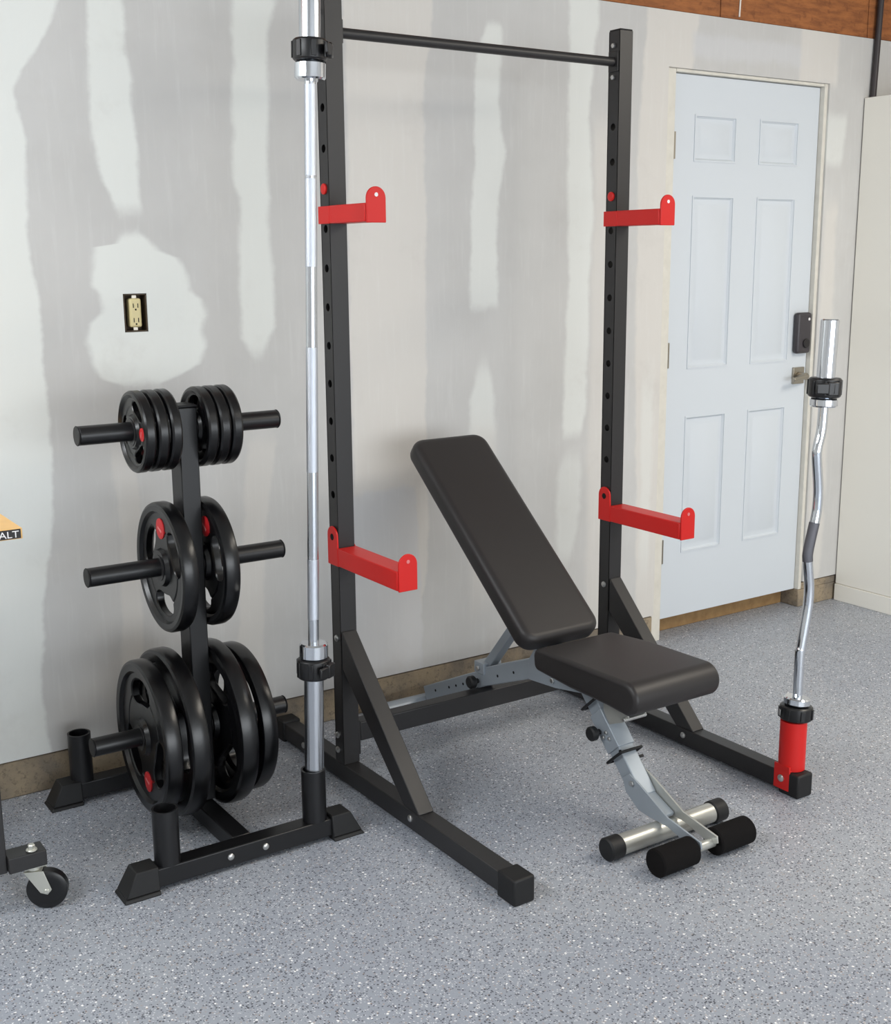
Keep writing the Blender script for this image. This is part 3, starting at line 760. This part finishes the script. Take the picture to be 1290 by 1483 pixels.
B().box(-1.0, -.966, -.64, -.3, .14, .17).build('side_rail', 'steel', Cc, bevel=.002)
B().box(-1.64, -.966, -.635, -.61, .14, .17).build('front_rail', 'steel', Cc, bevel=.002)
def caster(cx, cy, yaw):
    e = bpy.data.objects.new('caster', None)
    fx, fy = math.cos(yaw), math.sin(yaw)
    f = Vector((fx, fy, 0)); s = Vector((-fy, fx, 0)); c_ = Vector((cx, cy, 0))
    b = B(); b.box(cx-.026, cx+.026, cy-.022, cy+.022, .1085, .1115)
    b.cyl((cx, cy, .0982), (cx, cy, .1083), .017, 24)
    for q in (-1, 1):
        o_ = s*(q*.017)
        P = [(-.020, .098), (.024, .098), (.040, .050), (.030, .038), (.014, .044)]
        th_ = s*.0012
        rr = [[c_+o_+f*a+Vector((0, 0, h))+th_*k for a, h in P] for k in (-1, 1)]
        b.rings(rr)
    b.beam(c_-s*.018+Vector((0, 0, .0965)), c_+s*.018+Vector((0, 0, .0965)), .040, .003)
    fork = b.build('caster_fork', 'zinc', Cc, bevel=.0006)
    w0 = c_+f*.028
    B().lathe(w0-s*.0135+Vector((0, 0, .0475)), s, [(0, .030), (0, .043), (.003, .047), (.024, .047), (.027, .043), (.027, .030)], 36).build('wheel', 'nylon', fork)
    B().cyl(w0-s*.0215+Vector((0, 0, .0475)), w0+s*.0215+Vector((0, 0, .0475)), .006, 12).build('axle', 'zinc', fork)
    return fork
caster(-.868, -.628, math.radians(-25))
B().cyl((-.872, -.640, .1505), (-.872, -.640, .166), .0085, 6).cyl((-.872, -.640, .1505), (-.872, -.640, .155), .013, 16).build('nut', 'zinc', Cc)
for x, y in ((-.947, -.30+.018), (-1.66, -.62), (-1.66, -.282)):
    caster(x, y, .4)

# ------------------------------------------------------------------ camera
yaw, pit, roll = 0.588551681, 0.208373709, -0.00790281545
f = Vector((math.sin(yaw)*math.cos(pit), math.cos(yaw)*math.cos(pit), -math.sin(pit)))
r = Vector((math.cos(yaw), -math.sin(yaw), 0)); u = r.cross(f)
r2 = r*math.cos(roll)+u*math.sin(roll); u2 = u*math.cos(roll)-r*math.sin(roll)
cd = bpy.data.cameras.new('camera'); cam = bpy.data.objects.new('camera', cd); COL.objects.link(cam)
cam.matrix_world = Matrix(((r2.x, u2.x, -f.x, -1.50744917), (r2.y, u2.y, -f.y, -3.33303199), (r2.z, u2.z, -f.z, 1.49384038), (0, 0, 0, 1)))
cd.sensor_fit = 'VERTICAL'; cd.sensor_height = 24; cd.lens = 24*1755.92854/1483
cd.clip_start = .05
SC.camera = cam

# ------------------------------------------------------------------ light
wd = bpy.data.worlds.new('sky'); SC.world = wd; wd.use_nodes = True
bg = wd.node_tree.nodes['Background']; bg.inputs[0].default_value = (.80, .90, 1.0, 1); bg.inputs[1].default_value = 1.0
def area(name, loc, target, sx, sy, e, col):
    l = bpy.data.lights.new(name, 'AREA'); l.shape = 'RECTANGLE'; l.size = sx; l.size_y = sy; l.energy = e; l.color = col
    o = bpy.data.objects.new(name, l); COL.objects.link(o); o.location = loc
    o.rotation_euler = (Vector(target)-Vector(loc)).to_track_quat('-Z', 'Y').to_euler()
    return o
area('daylight_through_garage_door', (0.0, YF-.2, 1.35), (0, 0, .6), 5.6, 2.1, 190, (.93, .97, 1.0))
area('ceiling_lamp', (-2.5, -1.2, 2.70), (-1.0, -1.1, .4), 2.2, 1.0, 104, (.93, .97, 1.0))
area('ceiling_lamp', (2.2, -2.6, 2.70), (1.9, -2.3, 0), 2.0, .8, 66, (1.0, .92, .80))
SC.view_settings.view_transform = 'Standard'; SC.view_settings.look = 'None'
SC.view_settings.exposure = 0.0; SC.view_settings.gamma = 1.0; SC.view_settings.use_curve_mapping = False
SC.cycles.use_denoising = True
SC.cycles.max_bounces = 8
